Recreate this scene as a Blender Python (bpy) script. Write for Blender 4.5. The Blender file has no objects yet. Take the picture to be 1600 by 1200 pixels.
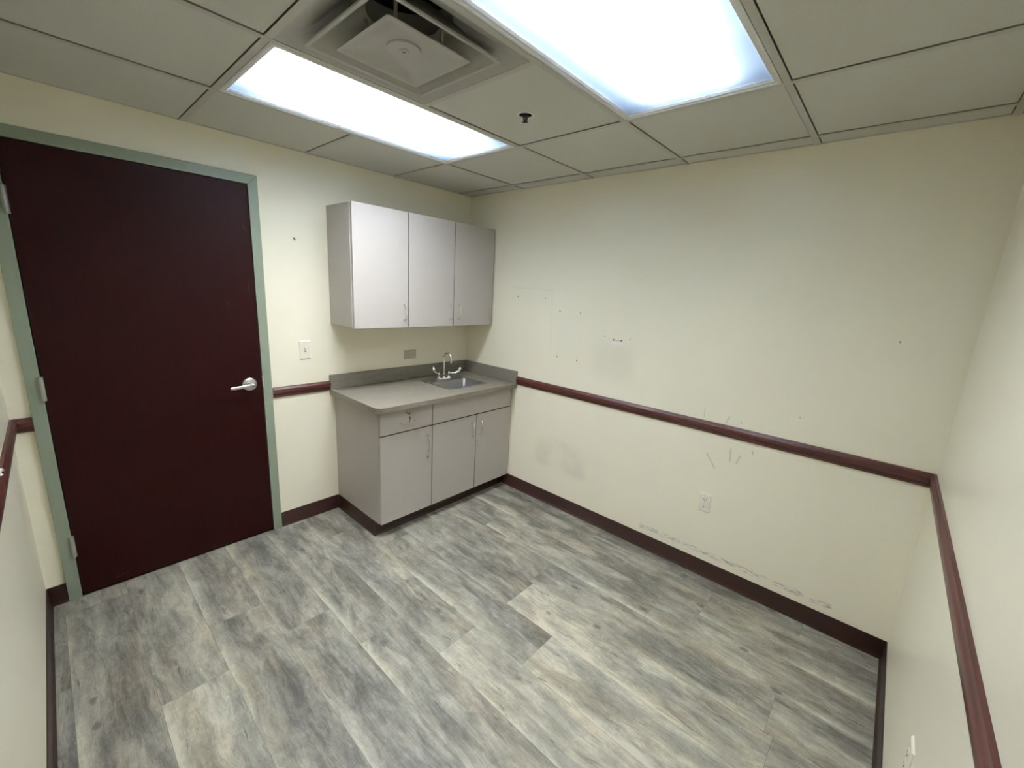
import bpy, bmesh, math, random
from mathutils import Vector, Matrix
PI = math.pi
sc = bpy.context.scene
COL = sc.collection
random.seed(7)

# ------------------------------------------------------------------ room sizes (metres)
L, W, H = 2.699, 3.089, 2.395
LX = L + .04                            # floor and ceiling run past the slightly splayed west wall
#         # x from -L to 0, y from -W to 0, z from 0 to H
TX = [-0.119, -0.7286, -1.3382, -1.9478, -2.5574]      # ceiling grid lines across x
TY = [-0.582, -1.1916, -1.8012, -2.4108, -3.0204]      # ceiling grid lines across y

# ------------------------------------------------------------------ materials
def lin(c):
    c /= 255.0
    return c / 12.92 if c <= 0.04045 else ((c + 0.055) / 1.055) ** 2.4
def rgb(r, g, b): return (lin(r), lin(g), lin(b), 1.0)

class NT:
    def __init__(s, m):
        s.m = m; s.t = m.node_tree; s.n = s.t.nodes; s.l = s.t.links
    def new(s, typ, **kw):
        n = s.n.new(typ)
        for k, v in kw.items():
            if hasattr(n, k): setattr(n, k, v)
        return n
    def link(s, a, b): s.l.new(a, b)
    def val(s, x, sock):
        if isinstance(x, (int, float)): sock.default_value = x
        elif isinstance(x, tuple): sock.default_value = x
        else: s.l.new(x, sock)
    def math(s, op, a, b=0.0, c=0.0, clamp=False):
        n = s.n.new('ShaderNodeMath'); n.operation = op; n.use_clamp = clamp
        s.val(a, n.inputs[0]); s.val(b, n.inputs[1]); s.val(c, n.inputs[2]); return n.outputs[0]
    def noise(s, vec, scale, detail=3, rough=.5, dist=0.0):
        n = s.n.new('ShaderNodeTexNoise'); n.inputs['Scale'].default_value = scale
        n.inputs['Detail'].default_value = detail; n.inputs['Roughness'].default_value = rough
        n.inputs['Distortion'].default_value = dist
        if vec is not None: s.link(vec, n.inputs['Vector'])
        return n.outputs['Fac']
    def mapping(s, vec, scale=(1, 1, 1), loc=(0, 0, 0)):
        n = s.n.new('ShaderNodeMapping'); n.inputs['Scale'].default_value = scale
        n.inputs['Location'].default_value = loc
        s.link(vec, n.inputs['Vector']); return n.outputs[0]
    def obj(s): return s.n.new('ShaderNodeTexCoord').outputs['Object']
    def sep(s, v):
        n = s.n.new('ShaderNodeSeparateXYZ'); s.link(v, n.inputs[0]); return n.outputs
    def comb(s, x, y, z):
        n = s.n.new('ShaderNodeCombineXYZ')
        s.val(x, n.inputs[0]); s.val(y, n.inputs[1]); s.val(z, n.inputs[2]); return n.outputs[0]
    def mix(s, f, a, b, mode='MIX'):
        n = s.n.new('ShaderNodeMix'); n.data_type = 'RGBA'; n.blend_type = mode
        s.val(f, n.inputs[0]); s.val(a, n.inputs[6]); s.val(b, n.inputs[7]); return n.outputs[2]
    def ramp(s, f, stops):
        n = s.n.new('ShaderNodeValToRGB'); s.link(f, n.inputs[0])
        e = n.color_ramp.elements
        e[0].position, e[0].color = stops[0]; e[1].position, e[1].color = stops[1]
        for p, c in stops[2:]:
            x = e.new(p); x.color = c
        return n.outputs[0]
    def sm(s, v, a, b, lo=0.0, hi=1.0):
        n = s.n.new('ShaderNodeMapRange'); n.interpolation_type = 'SMOOTHSTEP'
        s.val(v, n.inputs[0]); n.inputs[1].default_value = a; n.inputs[2].default_value = b
        n.inputs[3].default_value = lo; n.inputs[4].default_value = hi; return n.outputs[0]
    def bump(s, h, strength=.2, dist=.001):
        n = s.n.new('ShaderNodeBump'); n.inputs['Strength'].default_value = strength
        n.inputs['Distance'].default_value = dist; s.link(h, n.inputs['Height']); return n.outputs[0]

def mat(name, col, rough=.5, metal=0.0, spec=.5, coat=0.0):
    m = bpy.data.materials.new(name); m.use_nodes = True
    b = m.node_tree.nodes['Principled BSDF']
    b.inputs['Base Color'].default_value = col; b.inputs['Roughness'].default_value = rough
    b.inputs['Metallic'].default_value = metal; b.inputs['Specular IOR Level'].default_value = spec
    b.inputs['Coat Weight'].default_value = coat
    return m, NT(m), b

def speckle(name, col, rough, amount=.06, scale=60, metal=0.0, spec=.5, bumps=0.0, stretch=(1, 1, 1)):
    """plain coloured surface with a faint procedural mottle and bump"""
    m, t, b = mat(name, col, rough, metal, spec)
    v = t.mapping(t.obj(), stretch)
    n = t.noise(v, scale, 4, .6)
    dark = tuple(c * (1 - amount) for c in col[:3]) + (1,)
    lite = tuple(min(1, c * (1 + amount)) for c in col[:3]) + (1,)
    t.link(t.mix(n, dark, lite), b.inputs['Base Color'])
    t.val(t.sm(n, 0, 1, rough * .93, rough * 1.07), b.inputs['Roughness'])
    if bumps: t.link(t.bump(n, bumps, .0006), b.inputs['Normal'])
    return m

CREAM = (0.87, 0.828, 0.675, 1)
def seg_mask(t, a, b_, pa, pb, w):
    """soft mask round a short line segment pa-pb in the plane of coordinates a, b_"""
    dx, dy = pb[0] - pa[0], pb[1] - pa[1]; q = dx * dx + dy * dy
    ua = t.math('SUBTRACT', a, pa[0]); ub = t.math('SUBTRACT', b_, pa[1])
    h = t.math('DIVIDE', t.math('ADD', t.math('MULTIPLY', ua, dx), t.math('MULTIPLY', ub, dy)), q, clamp=True)
    ea = t.math('SUBTRACT', ua, t.math('MULTIPLY', h, dx)); eb = t.math('SUBTRACT', ub, t.math('MULTIPLY', h, dy))
    d = t.math('SQRT', t.math('ADD', t.math('MULTIPLY', ea, ea), t.math('MULTIPLY', eb, eb)))
    return t.sm(d, w * .35, w, 1, 0)
def rect_mask(t, a, b_, a0, a1, b0, b1, soft):
    m1 = t.math('MULTIPLY', t.sm(a, a0 - soft, a0 + soft), t.sm(a, a1 - soft, a1 + soft, 1, 0))
    m2 = t.math('MULTIPLY', t.sm(b_, b0 - soft, b0 + soft), t.sm(b_, b1 - soft, b1 + soft, 1, 0))
    return t.math('MULTIPLY', m1, m2)

def wall_mat(name, marks=None):
    m, t, b = mat(name, CREAM, .34, spec=.5)
    o = t.obj(); n = t.noise(o, 3, 4, .55); f = t.noise(o, 420, 2, .6)
    c = t.mix(n, tuple(x * .97 for x in CREAM[:3]) + (1,), tuple(x * 1.03 for x in CREAM[:3]) + (1,))
    if marks: c = marks(t, o, c)
    t.link(c, b.inputs['Base Color'])
    t.link(t.bump(t.math('ADD', t.math('MULTIPLY', t.noise(o, 2.2, 2), 4.0), f), .12, .0005), b.inputs['Normal'])
    return m
def east_marks(t, o, c):
    x, y, z = t.sep(o)
    grime = (0.33, 0.31, 0.26, 1); bare = (0.80, 0.79, 0.73, 1)
    brk = t.noise(t.mapping(o, (1, 5, 45)), 3, 5, .7)
    # long rubbed strip above the base
    strip = rect_mask(t, y, z, -2.86, -1.80, .135, .165, .010)
    c = t.mix(t.math('MULTIPLY', strip, t.sm(brk, .48, .60), clamp=True), c, (0.42, 0.41, 0.37, 1))
    low = rect_mask(t, y, z, -2.6, -1.82, .118, .140, .006)
    c = t.mix(t.math('MULTIPLY', low, t.sm(brk, .60, .50, 1, 0)), c, bare)
    # scratches above and below the rail
    for pa, pb, w in (((-2.150, .775), (-2.205, .700), .006), ((-2.272, .842), (-2.278, .765), .006), ((-2.325, .812), (-2.312, .765), .006),
                      ((-2.236, 1.02), (-2.225, .985), .006), ((-2.10, 1.04), (-2.104, .99), .004), ((-2.38, .86), (-2.385, .84), .006),
                      ((-2.56, 1.10), (-2.562, 1.095), .006), ((-2.30, 1.01), (-2.303, 1.0), .004)):
        c = t.mix(t.math('MULTIPLY', seg_mask(t, y, z, pa, pb, w), .38), c, (0.36, 0.34, 0.28, 1))
    # faint rubbed dirt where something stood
    sm_ = rect_mask(t, y, z, -1.34, -.88, .30, .54, .05)
    c = t.mix(t.math('MULTIPLY', sm_, t.sm(t.noise(o, 5, 3), .30, .75, .02, .22)), c, grime)
    sm2 = rect_mask(t, y, z, -1.62, -1.33, 1.10, 1.33, .07)
    c = t.mix(t.math('MULTIPLY', sm2, .12), c, grime)
    # cleaner rectangles and an outline where signs were taken down
    c = t.mix(t.math('MULTIPLY', rect_mask(t, y, z, -1.21, -.99, 1.19, 1.50, .006), .14), c, (0.80, 0.78, 0.70, 1))
    for pa, pb in (((-.53, 1.672), (-.925, 1.668)), ((-.925, 1.668), (-.95, 1.17))):
        c = t.mix(t.math('MULTIPLY', seg_mask(t, y, z, pa, pb, .005), .14), c, (0.52, 0.48, 0.36, 1))
    c = t.mix(t.math('MULTIPLY', rect_mask(t, y, z, -1.535, -1.45, 1.335, 1.352, .006), .7), c, (0.86, 0.85, 0.80, 1))
    c = t.mix(t.math('MULTIPLY', seg_mask(t, y, z, (-1.462, 1.366), (-1.521, 1.366), .003), .8), c, (0.30, 0.24, 0.22, 1))
    # screw holes
    for py, pz in ((-.593, 1.606), (-.865, 1.606), (-1.008, 1.522), (-1.185, 1.522), (-1.011, 1.188), (-1.188, 1.185), (-2.863, 1.524), (-1.395, 1.383), (-1.58, 1.385)):
        c = t.mix(seg_mask(t, y, z, (py, pz), (py, pz - .003), .0062 if py > -1.3 else .004), c, (0.16, 0.13, 0.09, 1))
    return c
def north_marks(t, o, c):
    x, y, z = t.sep(o)
    c = t.mix(rect_mask(t, x, z, -1.452, -1.428, 1.872, 1.898, .006), c, (0.79, 0.77, 0.68, 1))
    c = t.mix(seg_mask(t, x, z, (-1.434, 1.884), (-1.440, 1.892), .006), c, (0.03, 0.025, 0.02, 1))
    return c

M = {}
M['wall'] = wall_mat('cream_paint'); M['wall_e'] = wall_mat('cream_paint_marked', east_marks); M['wall_n'] = wall_mat('cream_paint_nail_hole', north_marks)
M['tile'] = speckle('ceiling_tile', (0.60, 0.60, 0.545, 1), .95, .10, 260, spec=.1, bumps=.35)
M['grid'] = speckle('painted_tee', (0.50, 0.49, 0.45, 1), .45, .04, 30)
M['plenum'] = speckle('dark_void', (0.02, 0.02, 0.02, 1), .95, .1, 5)
M['trimwhite'] = speckle('fixture_enamel', (0.72, 0.72, 0.71, 1), .35, .03, 30)
M['housing'] = speckle('reflector_enamel', (0.16, 0.195, 0.24, 1), .6, .02, 30)
M['vent'] = speckle('vent_enamel', (0.42, 0.415, 0.375, 1), .36, .10, 10)
M['laminate'] = speckle('beige_laminate', (0.465, 0.432, 0.395, 1), .50, .03, 160, spec=.25, stretch=(1, 1, .25))
M['laminate_edge'] = speckle('beige_edge_band', (0.60, 0.55, 0.52, 1), .4, .03, 60)
M['gap'] = speckle('maroon_gap_shade', (0.10, 0.045, 0.05, 1), .8, .1, 20)  # maroon gap colour with the shade between the fronts painted in
M['frame'] = speckle('sage_enamel', (0.27, 0.315, 0.235, 1), .38, .05, 18, bumps=.08)
M['base'] = speckle('brown_vinyl', (0.045, 0.019, 0.015, 1), .38, .12, 12, spec=.5)
M['satin'] = speckle('satin_chrome', (0.70, 0.70, 0.72, 1), .36, .05, 200, metal=1)
M['pull'] = speckle('nickel_pull', (0.80, 0.80, 0.82, 1), .26, .05, 80, metal=1)
M['chrome'] = speckle('polished_chrome', (0.80, 0.80, 0.82, 1), .10, .03, 40, metal=1)
M['steel'] = speckle('brushed_steel', (0.30, 0.30, 0.305, 1), .36, .10, 120, metal=1, stretch=(1, .08, 1))
M['hinge'] = speckle('painted_hinge', (0.36, 0.38, 0.34, 1), .35, .08, 60, metal=.4)
M['brass'] = speckle('aged_brass', (0.34, 0.27, 0.13, 1), .35, .15, 90, metal=1)
M['ivory'] = speckle('ivory_plastic', (0.80, 0.77, 0.66, 1), .3, .02, 40)
M['taupe'] = speckle('beige_plastic', (0.52, 0.48, 0.38, 1), .4, .03, 40)
M['slot'] = speckle('dark_slot', (0.03, 0.025, 0.02, 1), .8, .1, 20)
M['darkmetal'] = speckle('dark_bronze', (0.05, 0.045, 0.05, 1), .35, .2, 120, metal=.8)
M['red'] = speckle('red_plastic', (0.20, 0.03, 0.03, 1), .5, .1, 40)
M['whiteplastic'] = speckle('white_plastic', (0.82, 0.83, 0.83, 1), .25, .03, 40)

# chair rail: glossy mahogany with grain running along the wood
def rail_mat(name, st):
    m, t, b = mat(name, (0.12, .03, .025, 1), .34, spec=.6)
    v = t.mapping(t.obj(), st); n = t.noise(v, 6, 5, .65, .4); f = t.noise(v, 40, 3, .6)
    c = t.ramp(t.math('ADD', t.math('MULTIPLY', n, .7), t.math('MULTIPLY', f, .3)),
               [(.30, (.035, .010, .009, 1)), (.70, (.150, .042, .032, 1)), (.50, (.085, .022, .018, 1))])
    t.link(c, b.inputs['Base Color']); t.link(t.bump(f, .15, .0004), b.inputs['Normal'])
    return m
M['rail_x'] = rail_mat('mahogany_across', (1, 12, 12)); M['rail_y'] = rail_mat('mahogany_along', (12, 1, 12))
def door_mat():
    m, t, b = mat('mahogany_door', (.05, .008, .007, 1), .48, spec=.18)
    o = t.obj(); n = t.noise(t.mapping(o, (9, 9, .55)), 5, 6, .65, .8); f = t.noise(t.mapping(o, (60, 60, 2.2)), 4, 4, .6)
    c = t.ramp(t.math('ADD', t.math('MULTIPLY', n, .6), t.math('MULTIPLY', f, .4)),
               [(.25, (.015, .0008, .0010, 1)), (.75, (.025, .0016, .0016, 1)), (.5, (.020, .0012, .0012, 1))])
    x, y, z = t.sep(o)
    for pa, pb in (((-1.72, 1.93), (-1.70, 1.90)), ((-1.83, 1.50), (-1.815, 1.485)), ((-2.45, .045), (-2.40, .05)), ((-1.71, 1.62), (-1.715, 1.57))):
        c = t.mix(t.math('MULTIPLY', seg_mask(t, x, z, pa, pb, .004), .18), c, (.20, .10, .08, 1))
    t.link(c, b.inputs['Base Color']); t.val(t.sm(n, .2, .8, .45, .52), b.inputs['Roughness'])
    t.link(t.bump(f, .08, .0004), b.inputs['Normal'])
    return m
M['door'] = door_mat()
def counter_mat():
    m, t, b = mat('grey_brown_laminate', (.22, .20, .16, 1), .36, spec=.5)
    o = t.obj(); n = t.noise(t.mapping(o, (3, 30, 30)), 2.2, 5, .65, .3); f = t.noise(t.mapping(o, (6, 110, 110)), 3, 3, .6)
    c = t.ramp(t.math('ADD', t.math('MULTIPLY', n, .6), t.math('MULTIPLY', f, .4)),
               [(.28, (.150, .134, .104, 1)), (.72, (.285, .260, .212, 1)), (.5, (.212, .192, .154, 1))])
    t.link(c, b.inputs['Base Color']); return m
M['counter'] = counter_mat()
def floor_mat():
    m, t, b = mat('grey_wood_planks', (.3, .29, .26, 1), .42, spec=.45)
    at = t.new('ShaderNodeAttribute'); at.attribute_name = 'plank'
    tone, seed, uu = t.sep(at.outputs['Vector'])            # tone 0..1, seed 0..1, warm 0..1
    uv = t.new('ShaderNodeAttribute'); uv.attribute_name = 'across'   # position across one plank 0..1
    acr = t.sep(uv.outputs['Vector'])[0]
    o = t.obj(); x, y, z = t.sep(o)
    P = t.comb(t.math('ADD', x, t.math('MULTIPLY', seed, 37.0)), t.math('ADD', y, t.math('MULTIPLY', seed, 91.0)), seed)
    warp = t.noise(t.mapping(P, (3.0, 1.6, 1)), 1.6, 3, .6)
    Pw = t.comb(t.math('ADD', t.sep(P)[0], t.math('MULTIPLY', warp, .09)), t.sep(P)[1], seed)
    broad = t.noise(t.mapping(Pw, (8, 2.0, 1)), 1.15, 4, .6, .5)
    streak = t.noise(t.mapping(Pw, (34, 2.6, 1)), 1.5, 6, .68, .3)
    fine = t.noise(t.mapping(Pw, (210, 9, 1)), 1.6, 5, .75)
    blot = t.noise(t.mapping(P, (13, 7, 1)), 1.4, 7, .70, .6)
    mott = t.noise(t.mapping(P, (60, 42, 1)), 1.4, 4, .75)
    saw = t.noise(t.mapping(P, (16, 190, 1)), 1.0, 3, .6)
    warm = t.noise(t.mapping(P, (8, 1.4, 1), (4, 9, 0)), 1.1, 3)
    v = t.math('ADD', t.math('MULTIPLY', t.sm(broad, .28, .72), .46), t.math('ADD', t.math('MULTIPLY', t.sm(streak, .22, .78), .26), t.math('MULTIPLY', t.sm(blot, .25, .75), .24)))
    v = t.math('ADD', v, t.math('MULTIPLY', t.math('SUBTRACT', fine, .5), .60))
    v = t.math('ADD', v, t.math('MULTIPLY', t.math('SUBTRACT', mott, .5), .32))
    v = t.math('ADD', v, t.math('MULTIPLY', t.math('MULTIPLY', t.math('SUBTRACT', saw, .5), .25), t.sm(blot, .46, .60)))
    v = t.math('ADD', v, t.math('MULTIPLY', t.math('SUBTRACT', tone, .48), .95))
    # whitewashed strip that some planks carry along one long edge
    edge = t.math('MULTIPLY', t.sm(t.math('ADD', acr, t.math('MULTIPLY', t.math('SUBTRACT', streak, .5), .35)), .0, .22, 1, 0), t.sm(t.math('FRACT', t.math('MULTIPLY', seed, 7.3)), .35, .50))
    v = t.math('ADD', v, t.math('MULTIPLY', edge, .24))
    c = t.ramp(v, [(.02, (.066, .063, .051, 1)), (.98, (.52, .488, .390, 1)), (.25, (.128, .122, .100, 1)), (.50, (.232, .222, .182, 1)), (.75, (.355, .336, .268, 1))])
    c = t.mix(t.math('MULTIPLY', t.sm(warm, .48, .68), .50), c, (1.03, .92, .80, 1), 'MULTIPLY')
    c = t.mix(t.math('MULTIPLY', t.sm(warm, .46, .30), .45), c, (.90, .96, 1.06, 1), 'MULTIPLY')
    # knots, short dark cracks and pale flecks
    vo = t.new('ShaderNodeTexVoronoi'); vo.inputs['Scale'].default_value = 1.0; vo.inputs['Randomness'].default_value = 1.0
    t.link(t.mapping(P, (7.5, 4.2, 1)), vo.inputs['Vector'])
    ring = t.math('ADD', vo.outputs['Distance'], t.math('MULTIPLY', t.math('SUBTRACT', mott, .5), .10))
    knot = t.math('MULTIPLY', t.sm(ring, .05, .13, 1, 0), t.sm(t.sep(vo.outputs['Color'])[0], .50, .53))
    c = t.mix(t.math('MULTIPLY', knot, .72), c, (.085, .080, .072, 1))
    cr = t.noise(t.mapping(Pw, (40, 4.0, 1), (3, 3, 3)), 1.9, 7, .72, .3)
    crack = t.math('MULTIPLY', t.sm(cr, .585, .645), t.sm(broad, .64, .46))
    c = t.mix(t.math('MULTIPLY', crack, .70), c, (.070, .067, .062, 1))
    fl = t.noise(t.mapping(P, (70, 26, 1), (1, 7, 3)), 1.6, 5, .7)
    c = t.mix(t.math('MULTIPLY', t.math('MULTIPLY', t.sm(fl, .63, .70), t.sm(blot, .45, .58)), .45), c, (.60, .58, .51, 1))
    t.link(c, b.inputs['Base Color'])
    t.val(t.sm(v, .3, .8, .50, .38), b.inputs['Roughness'])
    t.link(t.bump(t.math('ADD', fine, t.math('MULTIPLY', streak, .8)), .20, .0006), b.inputs['Normal'])
    return m
M['floor'] = floor_mat(); M['seam'] = speckle('plank_seam', (.15, .147, .135, 1), .8, .1, 10)

# lamp materials
def tube_mat(strength):
    m = bpy.data.materials.new('fluorescent_tube'); m.use_nodes = True; t = NT(m)
    t.n.clear(); e = t.new('ShaderNodeEmission'); e.inputs[0].default_value = (1.0, 0.985, 0.965, 1); e.inputs[1].default_value = strength
    o = t.new('ShaderNodeOutputMaterial'); t.link(e.outputs[0], o.inputs[0]); return m
TUBE = 245.0; TUBE_DIM = 125.0; LENSP = 1.5
M['tube'] = tube_mat(TUBE); M['tube_dim'] = tube_mat(TUBE_DIM)
def lens_mat():
    m = bpy.data.materials.new('prismatic_acrylic'); m.use_nodes = True; t = NT(m); t.n.clear()
    o = t.new('ShaderNodeOutputMaterial')
    tr = t.new('ShaderNodeBsdfTranslucent'); tr.inputs[0].default_value = (.15, .185, .23, 1)
    # prisms turn grazing light back, so the clear share falls off away from straight down
    geo = t.new('ShaderNodeNewGeometry'); dot = t.new('ShaderNodeVectorMath', operation='DOT_PRODUCT')
    t.link(geo.outputs['Incoming'], dot.inputs[0]); t.link(geo.outputs['True Normal'], dot.inputs[1])
    cosv = t.math('POWER', t.math('ABSOLUTE', dot.outputs['Value']), LENSP)
    tp = t.new('ShaderNodeBsdfTransparent'); t.link(t.mix(cosv, (0, 0, 0, 1), (1, 1, 1, 1)), tp.inputs[0])
    gl = t.new('ShaderNodeBsdfGlossy'); gl.inputs['Roughness'].default_value = .25
    # moulded prism ribs
    ob = t.obj(); w = t.new('ShaderNodeTexChecker'); w.inputs['Scale'].default_value = 180
    t.link(ob, w.inputs['Vector']); t.link(t.bump(w.outputs['Fac'], .3, .0006), gl.inputs['Normal'])
    m1 = t.new('ShaderNodeMixShader'); m1.inputs[0].default_value = .50
    t.link(tr.outputs[0], m1.inputs[1]); t.link(tp.outputs[0], m1.inputs[2])
    m2 = t.new('ShaderNodeMixShader'); m2.inputs[0].default_value = .04
    t.link(m1.outputs[0], m2.inputs[1]); t.link(gl.outputs[0], m2.inputs[2])
    t.link(m2.outputs[0], o.inputs[0]); return m
M['lens'] = lens_mat()

# ------------------------------------------------------------------ mesh helpers
def obj(name, bm, m, parent=None, smooth=False, mats=None, bevel=0, segs=2, angle=35):
    me = bpy.data.meshes.new(name); bmesh.ops.recalc_face_normals(bm, faces=bm.faces[:]); bm.to_mesh(me); bm.free()
    for x in (mats or [m]): me.materials.append(x)
    o = bpy.data.objects.new(name, me); COL.objects.link(o)
    if parent is not None: o.parent = parent; o.matrix_parent_inverse = Matrix.Translation(-Vector(parent.location))
    if smooth:
        for p in me.polygons: p.use_smooth = True
        try: me.set_sharp_from_angle(angle=math.radians(angle))
        except Exception: pass
    if bevel:
        b = o.modifiers.new('bevel', 'BEVEL'); b.width = bevel; b.segments = segs; b.limit_method = 'ANGLE'; b.angle_limit = math.radians(40)
        b.harden_normals = False
    return o
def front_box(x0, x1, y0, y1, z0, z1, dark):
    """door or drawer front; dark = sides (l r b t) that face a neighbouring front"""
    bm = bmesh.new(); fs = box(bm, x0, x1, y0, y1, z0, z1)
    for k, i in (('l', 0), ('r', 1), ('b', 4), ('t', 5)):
        if k in dark: fs[i].material_index = 1  # edges inside a gap get the dark painted shade
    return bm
def box(bm, x0, x1, y0, y1, z0, z1, mi=0):
    v = [bm.verts.new((x, y, z)) for x in (x0, x1) for y in (y0, y1) for z in (z0, z1)]
    fs = []
    for f in ((0, 1, 3, 2), (4, 6, 7, 5), (0, 4, 5, 1), (2, 3, 7, 6), (0, 2, 6, 4), (1, 5, 7, 3)):
        q = bm.faces.new([v[i] for i in f]); q.material_index = mi; fs.append(q)
    return fs
def B(*a, **k):
    bm = bmesh.new(); box(bm, *a, **k); return bm
def frame_ring(bm, pts_out, pts_in, mi=0):
    n = len(pts_out)
    a = [bm.verts.new(p) for p in pts_out]; b = [bm.verts.new(p) for p in pts_in]
    for i in range(n):
        f = bm.faces.new((a[i], a[(i + 1) % n], b[(i + 1) % n], b[i])); f.material_index = mi
def loft(bm, rings, close=True, cap0=False, cap1=False, mi=0):
    R = [[bm.verts.new(p) for p in r] for r in rings]
    n = len(R[0])
    for r0, r1 in zip(R, R[1:]):
        for i in range(n if close else n - 1):
            f = bm.faces.new((r0[i], r0[(i + 1) % n], r1[(i + 1) % n], r1[i])); f.material_index = mi
    if cap0: bm.faces.new(R[0][::-1]).material_index = mi
    if cap1: bm.faces.new(R[-1]).material_index = mi
    return R
def tube(bm, pts, r, n=12, caps=True, mi=0, flat=None):
    """round bar through the points; r may be a list; flat=(axis vector, factor) squashes it"""
    P = [Vector(p) for p in pts]; rr = r if isinstance(r, (list, tuple)) else [r] * len(P)
    rings = []; prev = None
    for i, p in enumerate(P):
        d = (P[min(i + 1, len(P) - 1)] - P[max(i - 1, 0)]).normalized()
        if prev is None:
            a = d.cross(Vector((0, 0, 1)))
            if a.length < .05: a = d.cross(Vector((0, 1, 0)))
            a.normalize()
        else:
            a = (prev - d * prev.dot(d)).normalized()
        prev = a; b = d.cross(a)
        ring = []
        for k in range(n):
            w = a * math.cos(2 * PI * k / n) * rr[i] + b * math.sin(2 * PI * k / n) * rr[i]
            if flat: ax = Vector(flat[0]).normalized(); w -= ax * w.dot(ax) * (1 - flat[1])
            ring.append(p + w)
        rings.append(ring)
    loft(bm, rings, True, caps, caps, mi)
def lathe(bm, c, prof, axis='z', n=24, mi=0, cap0=True, cap1=True):
    """prof: (radius, height) pairs along the axis from point c"""
    rings = []
    for r, h in prof:
        ring = []
        for k in range(n):
            a, b = r * math.cos(2 * PI * k / n), r * math.sin(2 * PI * k / n)
            if axis == 'z': q = (c[0] + a, c[1] + b, c[2] + h)
            elif axis == 'y': q = (c[0] + a, c[1] + h, c[2] + b)
            else: q = (c[0] + h, c[1] + a, c[2] + b)
            ring.append(q)
        rings.append(ring)
    loft(bm, rings, True, cap0, cap1, mi)
def arc(c, r, a0, a1, n, plane='yz'):
    out = []
    for i in range(n + 1):
        a = math.radians(a0 + (a1 - a0) * i / n); u, v = r * math.cos(a), r * math.sin(a)
        out.append((c[0], c[1] + u, c[2] + v) if plane == 'yz' else (c[0] + u, c[1], c[2] + v) if plane == 'xz' else (c[0] + u, c[1] + v, c[2]))
    return out
def tag(o, label=None, cat=None, group=None, kind=None):
    if label: o['label'] = label
    if cat: o['category'] = cat
    if group: o['group'] = group
    if kind: o['kind'] = kind
    return o
def thing(name, label, cat, loc=(0, 0, 0), group=None):
    o = bpy.data.objects.new(name, None); COL.objects.link(o); o.location = loc; o.empty_display_size = .1
    return tag(o, label, cat, group)
def struct(o, label=None): return tag(o, label, kind='structure')
def prof_run(bm, prof, axis, a0, a1, wall, sgn, m0=0, m1=0, mi=0):
    """extrude a (depth, height) profile along an axis beside a wall; m0/m1 = mitre at the ends (+1 inner corner)"""
    rings = []
    for e, mm, s in ((a0, m0, 1), (a1, m1, -1)):
        ring = []
        for d, h in prof:
            q = e + s * mm * d; w = wall + sgn * d
            ring.append((q, w, h) if axis == 'x' else (w, q, h))
        rings.append(ring)
    loft(bm, rings, True, True, True, mi)

# ------------------------------------------------------------------ setting: walls, floor, ceiling
T = .12
DX0, DX1, DZ = -2.583, -1.677, 2.152            # door opening
bm = bmesh.new()                                 # wall with the door opening
box(bm, -L - T, DX0 - .01, 0, T, 0, H + .25); box(bm, DX1 + .01, T, 0, T, 0, H + .25); box(bm, DX0 - .01, DX1 + .01, 0, T, DZ + .01, H + .25)
struct(obj('wall_north', bm, M['wall_n']), 'cream painted wall holding the door and the cabinets')
struct(obj('wall_east', B(0, T, -W - T, 0, 0, H + .25), M['wall_e']), 'long cream wall with scuffs, screw holes and a wood rail')
struct(obj('wall_south', B(-L - T, 0, -W - T, -W, 0, H + .25), M['wall']), 'cream wall at the right edge of the photo')
struct(obj('wall_west', B(-L - T, -L, -W, 0, 0, H + .25), M['wall']), 'cream wall at the left edge of the photo')

# plank floor
PW, PL = .229, 1.22
bm = bmesh.new()
la = bm.faces.layers.float_vector.new('plank'); lb = bm.loops.layers.float_vector.new('across')
seam0 = -2.65
joints = [-.66, -.13, -1.0, -.68, -.955, -1.262, -1.56, -1.87, -1.56, -1.53, -.92, -1.12, -1.545]
cols = [(-LX, seam0)] + [(seam0 + i * PW, min(seam0 + (i + 1) * PW, 0.0)) for i in range(12)]
fixed = {(0, 0): (.50, .0), (1, 0): (.62, .0), (1, 1): (.46, .4), (2, 0): (.58, .6), (2, 1): (.70, .4), (3, 0): (.50, .5), (3, 1): (.40, .1), (4, 0): (.46, .5), (4, 1): (.40, .3), (5, 1): (.46, .6),
         (5, 0): (.44, .2), (6, 0): (.47, .3), (6, 1): (.72, .4), (7, 0): (.38, .2), (7, 1): (.73, .5), (8, 0): (.37, .2), (8, 1): (.73, .5), (9, 0): (.44, .4), (9, 1): (.50, .6),
         (10, 0): (.50, .5), (10, 1): (.48, .5), (11, 0): (.46, .3), (11, 1): (.48, .4), (12, 0): (.44, .3), (12, 1): (.42, .4)}
rnd = random.Random(21)
g = .0006
for ci, (xa, xb) in enumerate(cols):
    if xb - xa < .01: continue
    j = joints[ci]
    cuts = sorted({0.0, -W} | {q for q in [j + PL * k for k in range(-4, 4)] if -W < q < 0}, reverse=True)
    base = next(i for i, q in enumerate(cuts) if abs(q - j) < 1e-6)
    for k, (ya, yb) in enumerate(zip(cuts, cuts[1:])):
        idx = k - (base - 1)                     # 0 = plank that ends at the measured joint
        tone = fixed.get((ci, idx), (rnd.uniform(.40, .62), 0))[0]
        seed = rnd.random(); warm = rnd.random()
        vs = [bm.verts.new(p) for p in ((xa + g, yb + g, 0), (xb - g, yb + g, 0), (xb - g, ya - g, 0), (xa + g, ya - g, 0))]
        f = bm.faces.new(vs); f[la] = (tone, seed, warm)
        for lp, a in zip(f.loops, (0, 1, 1, 0)): lp[lb] = (a, 0, 0)
        if f.normal.z < 0: f.normal_flip()
for f in list(bm.faces): pass
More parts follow.
